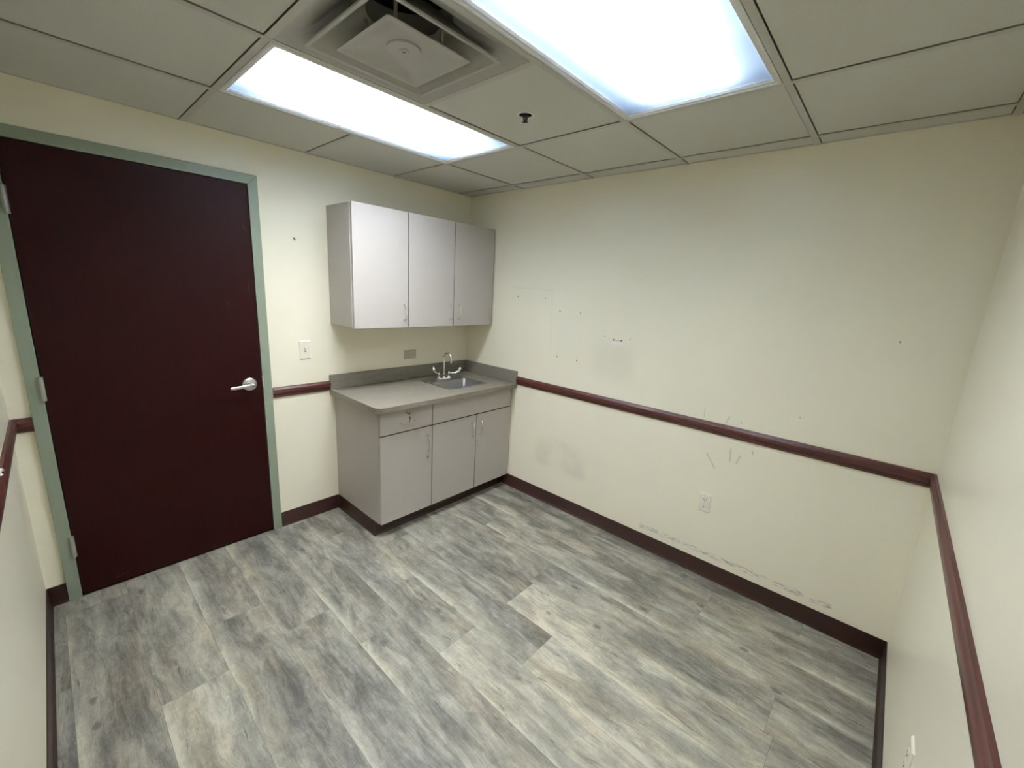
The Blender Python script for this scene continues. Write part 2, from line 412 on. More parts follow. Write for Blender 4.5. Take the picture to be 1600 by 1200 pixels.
me_box = box(bm, -LX, 0, -W, 0, -.06, -.0006, 1)
fl = struct(obj('floor', bm, None, mats=[M['floor'], M['seam']]), 'floor of grey weathered wood look planks')

# ceiling: lay-in tiles (one structure) with openings for the two lights and the air diffuser
LIGHT_CELLS = {(2, 1), (3, 1), (2, 3), (3, 3)}; VENT_CELL = (3, 2); SPRINK = (-1.022, -1.482)
xs = [0.0] + TX + [-LX]; ys = [0.0] + TY + [-W]
bm = bmesh.new(); tb = bmesh.new()
TF = .012                                        # half width of a tee
for i in range(len(xs) - 1):
    for j in range(len(ys) - 1):
        if (i, j) in LIGHT_CELLS or (i, j) == VENT_CELL: continue
        x1, x0 = xs[i], xs[i + 1]; y1, y0 = ys[j], ys[j + 1]
        gx1 = 0 if i == 0 else TF; gx0 = 0 if i == len(xs) - 2 else TF; gy1 = 0 if j == 0 else TF; gy0 = 0 if j == len(ys) - 2 else TF
        a0, a1, b0, b1 = x0 + gx0, x1 - gx1, y0 + gy0, y1 - gy1
        e = .0036
        a0 += e * (gx0 > 0); a1 -= e * (gx1 > 0); b0 += e * (gy0 > 0); b1 -= e * (gy1 > 0)
        if (i, j) == (2, 2):                     # tile drilled for the sprinkler
            cx, cy = SPRINK; n = 32; R = .0300
            ring = [(cx + R * math.cos(2 * PI * k / n), cy + R * math.sin(2 * PI * k / n)) for k in range(n)]
            def sq(k):
                a = 2 * PI * k / n; c_, s_ = math.cos(a), math.sin(a)
                tx = (a1 - cx) / c_ if c_ > 1e-9 else (a0 - cx) / c_ if c_ < -1e-9 else 1e9
                ty = (b1 - cy) / s_ if s_ > 1e-9 else (b0 - cy) / s_ if s_ < -1e-9 else 1e9
                q = min(tx, ty); return (cx + c_ * q, cy + s_ * q)
            vi = [bm.verts.new((*p, H)) for p in ring]; vo = [bm.verts.new((*sq(k), H)) for k in range(n)]; vu = [bm.verts.new((*p, H + .018)) for p in ring]
            for k in range(n):
                bm.faces.new((vi[k], vi[(k + 1) % n], vo[(k + 1) % n], vo[k])); bm.faces.new((vi[k], vi[(k + 1) % n], vu[(k + 1) % n], vu[k]))
            corners = [bm.verts.new((q[0], q[1], H)) for q in ((a0, b0), (a1, b0), (a1, b1), (a0, b1))]
            for cv in corners:
                near = sorted(vo, key=lambda v: (v.co - cv.co).length)[:2]; bm.faces.new((cv, near[0], near[1]))
        else:
            box(bm, a0, a1, b0, b1, H, H + .016)
ceil = struct(obj('ceiling', bm, M['tile']), 'suspended ceiling of off-white lay-in tiles')
bm = B(-L - T, T, -W - T, T, H + .20, H + .25)
obj('roof_deck', bm, M['plenum'], ceil)
# T-bar grid: main runners along x, cross tees along y, wall angle all round
bm = bmesh.new()
for y in TY: box(bm, -LX, 0, y - TF, y + TF, H - .0040, H - .0020); box(bm, -LX, 0, y - .001, y + .001, H - .002, H + .03)
for i, x in enumerate(TX):
    for j in range(len(ys) - 1):
        if i == 2 and (j in (1, 3)): continue    # the lights are two tiles long
        box(bm, x - TF, x + TF, ys[j + 1] + (TF if j < len(ys) - 2 else 0), ys[j] - (TF if j else 0), H - .0037, H - .0020)
        box(bm, x - .001, x + .001, ys[j + 1], ys[j], H - .002, H + .03)
struct(obj('trim_1', bm, M['grid']), 'painted metal grid holding the ceiling tiles')
bm = bmesh.new(); aw = .012
box(bm, -LX, 0, -aw, 0, H - .002, H); box(bm, -LX, 0, -W, -W + aw, H - .002, H); box(bm, -aw, 0, -W + aw, -aw, H - .002, H); box(bm, -LX, -L + aw, -W + aw, -aw, H - .002, H)
struct(obj('trim_2', bm, M['grid']), 'thin metal angle where ceiling meets the walls')

# cove base, 4 inch vinyl with a small toe
CB = [(0, 0.0), (.0135, 0.0), (.0135, .0035), (.008, .010), (.0050, .018), (.0045, .096), (.003, .100), (0, .100)]
def baseboard(name, axis, a0, a1, wall, sgn, m0, m1, label):
    bm = bmesh.new(); prof_run(bm, CB, axis, a0, a1, wall, sgn, m0, m1); struct(obj(name, bm, M['base'], smooth=True, angle=50), label)
CABX = -1.224
baseboard('baseboard_east', 'y', -W, -.512, 0, -1, 1, 0, 'dark brown vinyl base along the long wall')
baseboard('baseboard_south', 'x', -L, 0, -W, 1, 1, 1, 'dark brown vinyl base on the right wall')
baseboard('baseboard_west', 'y', -W, 0, -L, 1, 1, 1, 'dark brown vinyl base on the left wall')
bm = bmesh.new(); prof_run(bm, CB, 'x', -1.624, CABX, 0, -1, 0, 1); prof_run(bm, CB, 'x', -L, -2.631, 0, -1, 1, 0)
struct(obj('baseboard_north', bm, M['base'], smooth=True, angle=50), 'dark brown vinyl base beside the door')

# chair rail, two beads
CR = [(0, .903), (.006, .903), (.0095, .906), (.0100, .910), (.0085, .914), (.0080, .917), (.0125, .920), (.0175, .925), (.0195, .932), (.0195, .944), (.0200, .950),
      (.0185, .956), (.0150, .960), (.0115, .962), (.0105, .965), (.0090, .968), (.0050, .969), (0, .969)]
CR = [(d * 1.05, z + .001) for d, z in CR]
def rail(name, axis, a0, a1, wall, sgn, m0, m1, m, label):
    bm = bmesh.new(); prof_run(bm, CR, axis, a0, a1, wall, sgn, m0, m1); struct(obj(name, bm, m, smooth=True, angle=45), label)
rail('trim_3', 'y', -W, -.640, 0, -1, 1, 0, M['rail_y'], 'mahogany chair rail along the long wall')
rail('trim_4', 'x', -L, 0, -W, 1, 1, 1, M['rail_x'], 'mahogany chair rail on the right wall')
rail('trim_5', 'y', -W, 0, -L, 1, 1, 1, M['rail_y'], 'mahogany chair rail on the left wall')
rail('trim_6', 'x', -1.620, -1.252, 0, -1, 0, 0, M['rail_x'], 'short mahogany chair rail between door and counter')
rail('trim_7', 'x', -L, -2.632, 0, -1, 1, 0, M['rail_x'], 'stub of mahogany chair rail left of the door')

# ------------------------------------------------------------------ door
door = thing('door_1', 'dark mahogany flush door in a sage green metal frame', None, (DX0, 0, 0)); door['kind'] = 'structure'
bm = bmesh.new(); fw = .048; yo = -.016          # frame face stands 16 mm proud of the wall
def jamb(bm, x0, x1, z0, z1): box(bm, x0, x1, yo, .10, z0, z1)
xo0, xo1, zo = -2.631, -1.6265, 2.2025
# mitred face as one extruded ring, with returns
outer = [(xo0, 0), (xo0, zo), (xo1, zo), (xo1, 0)]; inner = [(DX0, 0), (DX0, DZ), (DX1, DZ), (DX1, 0)]
def fr(y0, y1):
    for k in range(3):
        a, b_, c_, d_ = outer[k], outer[k + 1], inner[k + 1], inner[k]
        vs = [bm.verts.new((q[0], y, q[1])) for y in (y0, y1) for q in (a, b_, c_, d_)]
        for f in ((0, 1, 2, 3), (4, 7, 6, 5), (0, 4, 5, 1), (3, 2, 6, 7), (1, 5, 6, 2), (0, 3, 7, 4)): bm.faces.new([vs[i] for i in f])
fr(yo, 0.0)
box(bm, DX0 - .009, DX0, 0, .10, 0, DZ + .009); box(bm, DX1, DX1 + .009, 0, .10, 0, DZ + .009); box(bm, DX0, DX1, 0, .10, DZ, DZ + .009)
box(bm, DX0, DX0 + .014, .036, .10, 0, DZ); box(bm, DX1 - .014, DX1, .036, .10, 0, DZ); box(bm, DX0 + .014, DX1 - .014, .036, .10, DZ - .014, DZ)
obj('door_frame', bm, M['frame'], door, bevel=.0015)['label'] = 'sage green metal frame'
leaf = obj('door_leaf', B(DX0 + .0035, DX1 - .0035, -.012, .032, .010, DZ - .004), M['door'], door, bevel=.0012)
leaf['label'] = 'dark mahogany door leaf'
for zc in (1.909, 1.098, .290):
    bm = bmesh.new(); hx, hy = DX0 - .001, -.0225
    prof = []
    lathe(bm, (hx, hy, zc - .0585), [(.0, 0), (.004, 0), (.0055, .002), (.0055, .004), (.0078, .005)] + [q for k in range(5) for q in ((.0078, .006 + k * .0213), (.0078, .0265 + k * .0213), (.0070, .0269 + k * .0213))] + [(.0078, .1125), (.0055, .114), (.0050, .117), (0, .118)], n=16, cap0=False, cap1=False)
    box(bm, hx - .0015, hx + .010, -.018, -.0125, zc - .057, zc + .057); box(bm, hx - .012, hx + .001, -.0195, -.0155, zc - .057, zc + .057)
    obj('hinge', bm, M['hinge'], door, smooth=True)['label'] = 'painted metal butt hinge'
# lever handle with round rose
hx, hz = -1.749, 1.012
bm = bmesh.new()
lathe(bm, (hx, -.012, hz), [(.0, 0), (.040, 0), (.0405, -.004), (.038, -.009), (.031, -.0125), (.020, -.015), (0, -.0155)], 'y', 40, cap0=False, cap1=False)
lv = obj('lever_handle', bm, M['satin'], door, smooth=True, angle=60); lv['label'] = 'satin chrome rose with lever'
bm = bmesh.new(); lathe(bm, (hx, -.026, hz), [(.0, 0), (.0125, 0), (.0125, -.030), (.0150, -.034), (.0150, -.048), (.013, -.0505), (0, -.051)], 'y', 28, cap0=False, cap1=False)
tube(bm, [(hx + .004, -.064, hz), (hx - .02, -.066, hz), (hx - .06, -.0685, hz - .002), (hx - .10, -.068, hz - .004), (hx - .112, -.066, hz - .0045)], [.0125, .0115, .0100, .0092, .0078], 16, flat=((0, 1, 0), .55))
obj('lever', bm, M['satin'], lv, smooth=True, angle=60)
bm = bmesh.new(); lathe(bm, (hx, -.0768, hz), [(0, 0), (.006, 0), (.006, -.001), (0, -.001)], 'y', 16, cap0=False, cap1=False); obj('lock_cylinder', bm, M['steel'], lv, smooth=True)
obj('strike_lip', B(-1.680, -1.671, -.0175, -.0160, hz - .025, hz + .045), M['satin'], door)
obj('hallway_panel', B(DX0 - .02, DX1 + .02, .102, .118, 0, DZ + .02), M['plenum'], door)

# ------------------------------------------------------------------ wall cabinet
def pull(name, parent, x, y, z0, z1, horiz=False, lab='satin chrome bow pull'):
    """bow pull: two feet and a bowed bar standing off the door; base on plane y"""
    bm = bmesh.new(); a, b_ = z0, z1; D = .027; k = .012
    pts = [(a, y)] + [(a + k - k * math.cos(q), y - D + k - k * math.sin(q)) for q in (0, .4, .8, 1.2, PI / 2)]
    pts += [((a + b_) / 2, y - D - .0015)] + [(b_ - k + k * math.sin(q), y - D + k - k * math.cos(q)) for q in (0, .4, .8, 1.2, PI / 2)] + [(b_, y)]
    P = [((s, yy, x) if horiz else (x, yy, s)) for s, yy in pts]
    tube(bm, P, .0048, 12)
    for s in (a, b_):
        c = (s, y, x) if horiz else (x, y, s)
        lathe(bm, c, [(0, 0), (.0065, 0), (.0062, -.0025), (.0045, -.004), (0, -.004)], 'y', 16, cap0=False, cap1=False)
    o = obj(name, bm, M['pull'], parent, smooth=True, angle=60); return o
UX0, UX1, UZ0, UZ1, UY = -1.232, -.012, 1.360, 2.116, -.300
wc = thing('wall_cabinet', 'pale beige laminate cabinet with three doors hung on the wall above the counter', 'cabinet', (UX0, 0, UZ0))
bm = bmesh.new(); t_ = .018
box(bm, UX0, UX0 + t_, UY, -.001, UZ0 + .004, UZ1 - .002); box(bm, UX1 - t_, UX1, UY, -.001, UZ0 + .004, UZ1 - .002)
box(bm, UX0 + t_, UX1 - t_, UY, -.001, UZ1 - .002 - t_, UZ1 - .002); box(bm, UX0 + t_, UX1 - t_, UY, -.001, UZ0 + .004, UZ0 + .004 + t_)
box(bm, UX0 + t_, UX1 - t_, -.010, -.001, UZ0 + .022, UZ1 - .02)
box(bm, -.838, -.820, UY, -.010, UZ0 + .022, UZ1 - .02)
obj('body', bm, M['laminate'], wc, bevel=.0008)
obj('filler_strip', B(UX1 - .001, -.0005, UY + .016, UY + .034, UZ0 + .006, UZ1 - .004), M['laminate'], wc)
obj('gap_shade_strip', B(-.838, -.819, UY - .0006, UY + .003, UZ0 + .01, UZ1 - .01), M['gap'], wc)  # dark strips behind the door gaps, shade painted as colour
obj('gap_shade_strip', B(-.435, -.416, UY - .0006, UY + .003, UZ0 + .01, UZ1 - .01), M['gap'], wc)
gaps = [UX0 + .002, -.8285, -.4255, UX1 - .001]
hpos = [-.866, -.459, -.382]
for k in range(3):
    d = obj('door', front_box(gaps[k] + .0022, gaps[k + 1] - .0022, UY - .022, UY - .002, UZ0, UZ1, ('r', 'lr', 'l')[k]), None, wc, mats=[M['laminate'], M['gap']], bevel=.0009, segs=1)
    pull('handle', d, hpos[k], UY - .022, 1.412, 1.514)

# ------------------------------------------------------------------ base cabinet
BX0, BX1, BY, BZ0, BZ1 = -1.222, -.004, -.568, .100, .872
bc = thing('base_cabinet', 'pale beige laminate base cabinet with one drawer and three doors under the sink', 'cabinet', (BX0, 0, 0))
bm = bmesh.new()
box(bm, BX0, BX0 + t_, BY, -.001, BZ0, BZ1); box(bm, BX1 - t_, BX1, BY, -.001, BZ0, BZ1)
box(bm, BX0 + t_, BX1 - t_, BY, -.001, BZ0, BZ0 + t_); box(bm, BX0 + t_, BX1 - t_, -.012, -.001, BZ0 + t_, BZ1)
box(bm, BX0 + t_, BX1 - t_, BY, BY + .08, .860, BZ1)
box(bm, -.824, -.806, BY, -.012, BZ0 + t_, .860)
box(bm, BX0 + .0015, BX0 + .02, -.512, -.001, 0, BZ0)            # plinth side
box(bm, BX0 + .02, -.0145, -.512, -.500, 0, BZ0)                  # plinth front
obj('body', bm, M['laminate'], bc, bevel=.0008)
bm = bmesh.new(); prof_run(bm, CB, 'y', -.512 - .0, -.0005 - .0, BX0 + .0015, -1, -1, 1); prof_run(bm, CB, 'x', BX0 + .0015, -.0005, -.512, -1, -1, 1)
obj('toe_kick', bm, M['base'], bc, smooth=True, angle=50)['label'] = 'dark brown vinyl base strip'
obj('gap_shade_bar', B(BX0 + t_, BX1 - t_, BY - .0005, BY + .01, .690, .728), M['gap'], bc)  # dark bar and strips paint the shade between drawer and doors
obj('gap_shade_strip', B(-.8245, -.806, BY - .0005, BY + .004, BZ0 + .01, .860), M['gap'], bc)
obj('gap_shade_strip', B(-.408, -.389, BY - .0006, BY + .004, BZ0 + .01, .700), M['gap'], bc)
FY0, FY1 = BY - .021, BY - .001                                    # fronts
g1, g2, gl, gr = -.8150, -.3985, BX0 + .002, -.0085
ZD = .711
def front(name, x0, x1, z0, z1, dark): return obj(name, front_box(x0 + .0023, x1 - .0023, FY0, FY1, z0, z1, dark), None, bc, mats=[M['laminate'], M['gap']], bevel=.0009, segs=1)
def camlock(parent, x, z):
    bm = bmesh.new(); lathe(bm, (x, FY0, z), [(0, 0), (.0105, 0), (.0105, -.003), (.009, -.0055), (0, -.006)], 'y', 24, cap0=False, cap1=False)
    k = obj('lock', bm, M['pull'], parent, smooth=True); obj('keyhole', B(x - .0022, x + .0022, FY0 - .0066, FY0 - .0055, z - .006, z + .006), M['slot'], k); return k
dr = front('drawer', gl, g1, ZD + .0026, .866, 'rb')
pull('handle', dr, .779, FY0, -1.071, -.966, True)
camlock(dr, -1.024, .838)
front('false_front', g1, gr, ZD + .0026, .866, 'lb')
d1 = front('door', gl, g1, BZ0 + .002, ZD - .0026, 'rt'); pull('handle', d1, -.856, FY0, .540, .645); camlock(d1, -.855, .487)
d2 = front('door', g1, g2, BZ0 + .002, ZD - .0026, 'lrt'); pull('handle', d2, -.444, FY0, .545, .650)
d3 = front('door', g2, gr, BZ0 + .002, ZD - .0026, 'lt'); pull('handle', d3, -.359, FY0, .545, .650); camlock(d3, -.384, .492)
obj('filler_strip', B(gr + .0005, -.0005, BY - .001, BY + .017, BZ0, BZ1), M['laminate'], bc)
# key left in the drawer lock with a second one on its ring
key = thing('key', 'small brass key standing in the drawer lock with another hanging from it', 'key', (-1.024, FY0 - .006, .838))
bm = bmesh.new(); kx, ky, kz = -1.024, FY0 - .006, .838
box(bm, kx - .001, kx + .001, ky - .016, ky + .001, kz - .003, kz + .003)
lathe(bm, (kx - .0012, ky - .023, kz), [(0, 0), (.0095, 0), (.0095, .0024), (0, .0024)], 'x', 20, cap0=False, cap1=False)
obj('inserted_key', bm, M['brass'], key)
bm = bmesh.new(); tube(bm, arc((kx, ky - .026, kz - .010), .0085, 0, 345, 20), .0009, 6); obj('ring', bm, M['satin'], key, smooth=True)
bm = bmesh.new(); lathe(bm, (kx + .001, ky - .027, kz - .026), [(0, 0), (.0100, 0), (.0100, .0022), (0, .0022)], 'x', 20, cap0=False, cap1=False)
box(bm, kx + .001, kx + .003, ky - .031, ky - .024, kz - .058, kz - .030); obj('hanging_key', bm, M['brass'], key)

# ------------------------------------------------------------------ countertop
CX0, CX1, CY, CZ0, CZ1 = -1.258, -.0005, -.640, .875, .911
SX0, SX1, SY0, SY1 = -.592, -.214, -.503, -.138     # sink rim
ct = thing('countertop', 'grey-brown wood grain laminate countertop with low splash on top of the base cabinet', 'countertop', (CX0, 0, CZ0))
bm = bmesh.new()
R_ = .052; n = 10
corner = [(CX0 + R_ - R_ * math.cos(PI / 2 * k / n), CY + R_ - R_ * math.sin(PI / 2 * k / n)) for k in range(n + 1)]   # from left side round to the front
hx0, hx1, hy0, hy1 = SX0 + .014, SX1 - .014, SY0 + .014, SY1 - .014
outl = [(CX0, -.0005)] + corner + [(CX1, CY), (CX1, -.0005)]
holl = [(hx0, hy1), (hx0, hy0), (hx1, hy0), (hx1, hy1)]
def plate(z):
    o = [bm.verts.new((*p, z)) for p in outl]; h = [bm.verts.new((*p, z)) for p in holl]
    m_ = len(corner) // 2
    bm.faces.new([o[0]] + o[1:2 + m_] + [h[1], h[0]])
    bm.faces.new(o[1 + m_:len(corner) + 2] + [h[2], h[1]])
    bm.faces.new([o[len(corner) + 1], o[len(corner) + 2], h[3], h[2]])
    bm.faces.new([o[len(corner) + 2], o[0], h[0], h[3]])
    return o, h
to, th = plate(CZ1); bo, bh = plate(CZ0)
for a, b_ in ((to, bo), (th, bh)):
    for i in range(len(a)): bm.faces.new((a[i], a[(i + 1) % len(a)], b_[(i + 1) % len(a)], b_[i]))
obj('slab', bm, M['counter'], ct, bevel=.0022)
obj('back_splash', B(CX0, -.0205, -.0205, -.0005, CZ1, 1.012), M['counter'], ct, bevel=.0018)
obj('side_splash', B(-.0203, -.0005, CY + .002, -.0005, CZ1, 1.012), M['counter'], ct, bevel=.0018)

# ------------------------------------------------------------------ sink
sk = thing('sink', 'small square stainless steel drop-in sink set in the countertop', 'sink', (SX0, SY0, CZ1))
def rr(x0, x1, y0, y1, r, z, n=6):
    o = []
    for cx, cy, a in ((x1 - r, y1 - r, 0), (x0 + r, y1 - r, 90), (x0 + r, y0 + r, 180), (x1 - r, y0 + r, 270)):
        for k in range(n + 1):
            q = math.radians(a + 90 * k / n); o.append((cx + r * math.cos(q), cy + r * math.sin(q), z))
    return o
bx0, bx1, by0, by1 = SX0 + .022, SX1 - .022, SY0 + .020, -.252
bm = bmesh.new()
loft(bm, [rr(SX0, SX1, SY0, SY1, .012, CZ1 + .0005), rr(SX0 + .002, SX1 - .002, SY0 + .002, SY1 - .002, .012, CZ1 + .005), rr(SX0 + .007, SX1 - .007, SY0 + .007, SY1 - .007, .012, CZ1 + .005),
          rr(SX0 + .012, SX1 - .012, SY0 + .012, SY1 - .012, .012, CZ1 + .002), rr(bx0 - .003, bx1 + .003, by0 - .003, by1 + .003, .032, CZ1 + .002), rr(bx0, bx1, by0, by1, .032, CZ1 - .002),
          rr(bx0 + .003, bx1 - .003, by0 + .003, by1 - .003, .032, CZ1 - .130), rr(bx0 + .012, bx1 - .012, by0 + .012, by1 - .012, .030, CZ1 - .148), rr(bx0 + .03, bx1 - .03, by0 + .03, by1 - .03, .024, CZ1 - .152)], cap1=True)
obj('basin', bm, M['steel'], sk, smooth=True, angle=50)
bm = bmesh.new(); lathe(bm, ((bx0 + bx1) / 2, (by0 + by1) / 2, CZ1 - .1515), [(0, .001), (.012, .001), (.020, .0005), (.030, .003), (.042, .0025), (.044, 0)], n=28, cap0=False, cap1=False)
obj('drain', bm, M['satin'], sk, smooth=True)
# faucet
fx, fy, fz = (SX0 + SX1) / 2 - .004, -.196, CZ1 + .0025
fa = thing('faucet', 'chrome gooseneck faucet with two wrist blade handles behind the sink bowl', 'faucet', (fx, fy, fz))
bm = bmesh.new()
loft(bm, [rr(fx - .074, fx + .074, fy - .022, fy + .022, .021, fz), rr(fx - .074, fx + .074, fy - .022, fy + .022, .021, fz + .008), rr(fx - .066, fx + .066, fy - .016, fy + .016, .015, fz + .015)], cap0=True, cap1=True)
obj('base', bm, M['chrome'], fa, smooth=True, angle=40)
bm = bmesh.new()
lathe(bm, (fx, fy, fz + .012), [(0, 0), (.015, 0), (.015, .006), (.0125, .012), (.0125, .030), (.0135, .034), (.0105, .040), (0, .040)], n=24, cap0=False, cap1=False)
rad = .043; zt = 1.094
pts = [(fx, fy, fz + .04), (fx, fy, 1.0), (fx, fy, 1.06)] + arc((fx, fy - rad, zt), rad, 0, 180, 16)
pts += [(fx, fy - 2 * rad - .001, zt - .012), (fx, fy - 2 * rad - .001, zt - .022)]
tube(bm, pts, .0078, 16)
sp = obj('spout', bm, M['chrome'], fa, smooth=True, angle=60)
bm = bmesh.new(); lathe(bm, (fx, fy - 2 * rad - .001, zt - .020), [(0, 0), (.0095, 0), (.0098, -.006), (.0095, -.016), (.0075, -.018), (0, -.018)], n=20, cap0=False, cap1=False)
obj('aerator', bm, M['chrome'], sp, smooth=True, angle=50)
for s, ang in ((-1, 80), (1, -25)):
    hx_ = fx + s * .051; bm = bmesh.new()
    lathe(bm, (hx_, fy, fz + .012), [(0, 0), (.016, 0), (.0155, .006), (.011, .010), (.010, .024), (.012, .028), (.012, .036), (.008, .043), (.0075, .049), (0, .051)], n=22, cap0=False, cap1=False)
    a = math.radians(ang); u = Vector((math.cos(a), math.sin(a), 0)); z0 = fz + .048
    P = [Vector((hx_, fy, z0)) + u * d + Vector((0, 0, h)) for d, h in ((0, 0), (.016, -.002), (.035, -.003), (.055, -.001), (.074, .006), (.088, .019), (.094, .034), (.095, .044))]
    tube(bm, P, [.0065, .0075, .009, .0105, .0115, .0120, .0110, .006], 14)
    obj('handle', bm, M['chrome'], fa, smooth=True, angle=60)

# ------------------------------------------------------------------ outlets and switch
def rect_plate(bm, cx, cz, w, h, y, d, axis, mi=0):
    """bevelled cover plate on a wall; axis 'y-' faces -y, 'x-' faces -x, 'y+' faces +y"""
    def P(u, v, e):
        if axis == 'y-': return (cx + u, y - e, cz + v)
        if axis == 'y+': return (cx + u, y + e, cz + v)
        return (y - e, cx + u, cz + v)
    rings = []
    for e, k in ((0, 0), (d * .45, 0), (d, .004), (d, .006)):
        rings.append([P(a * (w / 2 - k), b * (h / 2 - k), e) for a, b in ((-1, -1), (1, -1), (1, 1), (-1, 1))])
    loft(bm, rings, True, True, True, mi)
    return P
def outlet(label, cx, cz, y, axis, m, horiz=False, group=None):
    w, h = (.114, .070) if horiz else (.070, .114)
    loc = (cx, y, cz) if axis[0] == 'y' else (y, cx, cz)
    t = thing('power_outlet', label, 'outlet', loc, group)
    bm = bmesh.new(); P = rect_plate(bm, cx, cz, w, h, y, .006, axis); obj('cover_plate', bm, m, t)
    for s in (-1, 1):
        c = (s * .0195, 0) if horiz else (0, s * .0195)
        bm = bmesh.new(); n = 24; rings = []
        for e, k in ((.0052, 1), (.0072, 1), (.0076, .93)):
            ring = []
            for q in range(n):
                a = 2 * PI * q / n; u, v = .0170 * math.cos(a), .0170 * math.sin(a)
                if horiz: u = max(-.0140, min(.0140, u))
                else: v = max(-.0140, min(.0140, v))
                ring.append(P(c[0] + u * k, c[1] + v * k, e))
            rings.append(ring)
        loft(bm, rings, True, True, True); r = obj('receptacle', bm, m, t)
        bm = bmesh.new()
        for du, dv, a_, b_ in ((-.0062, .004, .0012, .0045), (.0062, .004, .0012, .0036), (0, -.0062, .0024, .0024)):
            if horiz: du, dv, a_, b_ = -dv, du, b_, a_
            p = [P(c[0] + du + i * a_, c[1] + dv + j * b_, .0079) for i, j in ((-1, -1), (1, -1), (1, 1), (-1, 1))]
            q = [P(c[0] + du + i * a_, c[1] + dv + j * b_, .0060) for i, j in ((-1, -1), (1, -1), (1, 1), (-1, 1))]
            loft(bm, [q, p], True, True, True)
        obj('slots', bm, M['slot'], r)
    bm = bmesh.new(); n = 12
    loft(bm, [[P(.0028 * math.cos(2 * PI * k / n), .0028 * math.sin(2 * PI * k / n), e) for k in range(n)] for e in (.0058, .0070)], True, True, True); obj('screw', bm, M['satin'] if m is M['taupe'] else m, t)
    return t
outlet('ivory duplex power outlet low on the long cream wall', -2.184, .470, 0, 'x-', M['ivory'])
outlet('beige duplex power outlet mounted sideways above the countertop splash', -.5985, 1.106, 0, 'y-', M['taupe'], True)
outlet('ivory power outlet seen edge-on low on the wall at lower right', -1.080, .443, -W, 'y+', M['ivory'])
sw = thing('light_switch', 'ivory toggle light switch on the wall between door and cabinets', 'light switch', (-1.410, 0, 1.197))
bm = bmesh.new(); rect_plate(bm, -1.410, 1.197, .070, .119, 0, .006, 'y-'); obj('cover_plate', bm, M['ivory'], sw)
bm = bmesh.new(); box(bm, -1.4155, -1.4045, -.0066, -.005, 1.185, 1.209, 0); obj('toggle_slot', bm, M['slot'], sw)
bm = bmesh.new()
loft(bm, [[(-1.410 + a * .0048, -.005, 1.197 + b_ * .008) for a, b_ in ((-1, -1), (1, -1), (1, 1), (-1, 1))], [(-1.410 + a * .0040, -.018, 1.2065 + b_ * .0045) for a, b_ in ((-1, -1), (1, -1), (1, 1), (-1, 1))]], True, True, True)
obj('toggle', bm, M['ivory'], sw, bevel=.0008)
for zz in (1.197 - .030, 1.197 + .030):
    bm = bmesh.new(); lathe(bm, (-1.410, -.0058, zz), [(0, 0), (.003, 0), (.0026, -.0012), (0, -.0014)], 'y', 12, cap0=False, cap1=False); obj('screw', bm, M['ivory'], sw)

# the west wall with its base and rail is a hair out of square
for nm in ('wall_west', 'baseboard_west', 'trim_5'):
    o = bpy.data.objects[nm]; c = Vector((-L, 0, 0)); Rm = Matrix.Rotation(-.0115, 3, 'Z')
    o.rotation_euler = (0, 0, -.0115); o.location = c - Rm @ c
# wall anchors and hook
for k, (y, lab) in enumerate(((-1.462, 'dark red plastic wall anchor, the one nearer the corner cabinets'), (-1.521, 'dark red plastic wall anchor, the one farther from the corner cabinets'))):
    bm = bmesh.new(); lathe(bm, (0, y, 1.366), [(0, 0), (.0052, 0), (.0050, -.0022), (.0028, -.0026), (.0022, -.0006), (0, -.0006)], 'x', 16, cap0=False, cap1=False)
    tag(obj('wall_anchor', bm, M['red'], smooth=True), lab, 'wall anchor', 'anchors left in the long wall')
hk = bmesh.new()
tube(hk, [(-2.700, -.752, .971), (-2.700, -.752, .980), (-2.698, -.742, .984), (-2.695, -.728, .980), (-2.694, -.722, .974)], [.0050, .0050, .0052, .0048, .0034], 10)
lathe(hk, (-2.700, -.752, .9695), [(0, 0), (.008, 0), (.007, .003), (0, .0035)], 'z', 16, cap0=False, cap1=False)
tag(obj('rail_hook', hk, M['whiteplastic'], smooth=True), 'small shiny white hook on the chair rail at the far left edge', 'hook')

# ------------------------------------------------------------------ ceiling lights
def troffer(label, j, tube_m):
    x1, x0, y1, y0 = TX[0 + 1], TX[3], TY[j - 1], TY[j]
    x1 -= .004; x0 += .004; y1 -= .004; y0 += .004
    cx, cy = (x0 + x1) / 2, (y0 + y1) / 2
    t = thing('ceiling_light', label, 'ceiling light', (cx, cy, H), 'recessed fluorescent ceiling lights')
    ww = .024
    bm = bmesh.new()
    def rect(x0, x1, y0, y1, z): return [(x0, y0, z), (x1, y0, z), (x1, y1, z), (x0, y1, z)]
    def ins(k, z): return rect(x0 + k, x1 - k, y0 + k, y1 - k, z)
    loft(bm, [ins(.010, H + .004), ins(.010, H - .004), ins(.015, H - .0065), ins(.021, H - .0065), ins(.0225, H - .0020), ins(.031, H - .0020), ins(.034, H + .004), ins(.034, H + .012)])
    obj('door_frame', bm, M['trimwhite'], t)['label'] = 'white metal frame round the lens'
    bm = bmesh.new()
    loft(bm, [ins(.012, H + .012), ins(.036, H + .012), ins(.036, H + .050), ins(.055, H + .105)], cap1=True)
    obj('reflector', bm, M['housing'], t)
    bm = bmesh.new(); box(bm, x0 + .020, x1 - .020, y0 + .020, y1 - .020, H + .0055, H + .0075)
    obj('lens', bm, M['lens'], t)['label'] = 'glowing prismatic acrylic lens'
    for k in (-1, 0, 1):
        bm = bmesh.new(); yy = cy + k * .120
        tube(bm, [(x0 + .100, yy, H + .048), (x1 - .100, yy, H + .048)], .0160, 10)
        obj('fluorescent_tube', bm, tube_m, t, smooth=True)
    return t
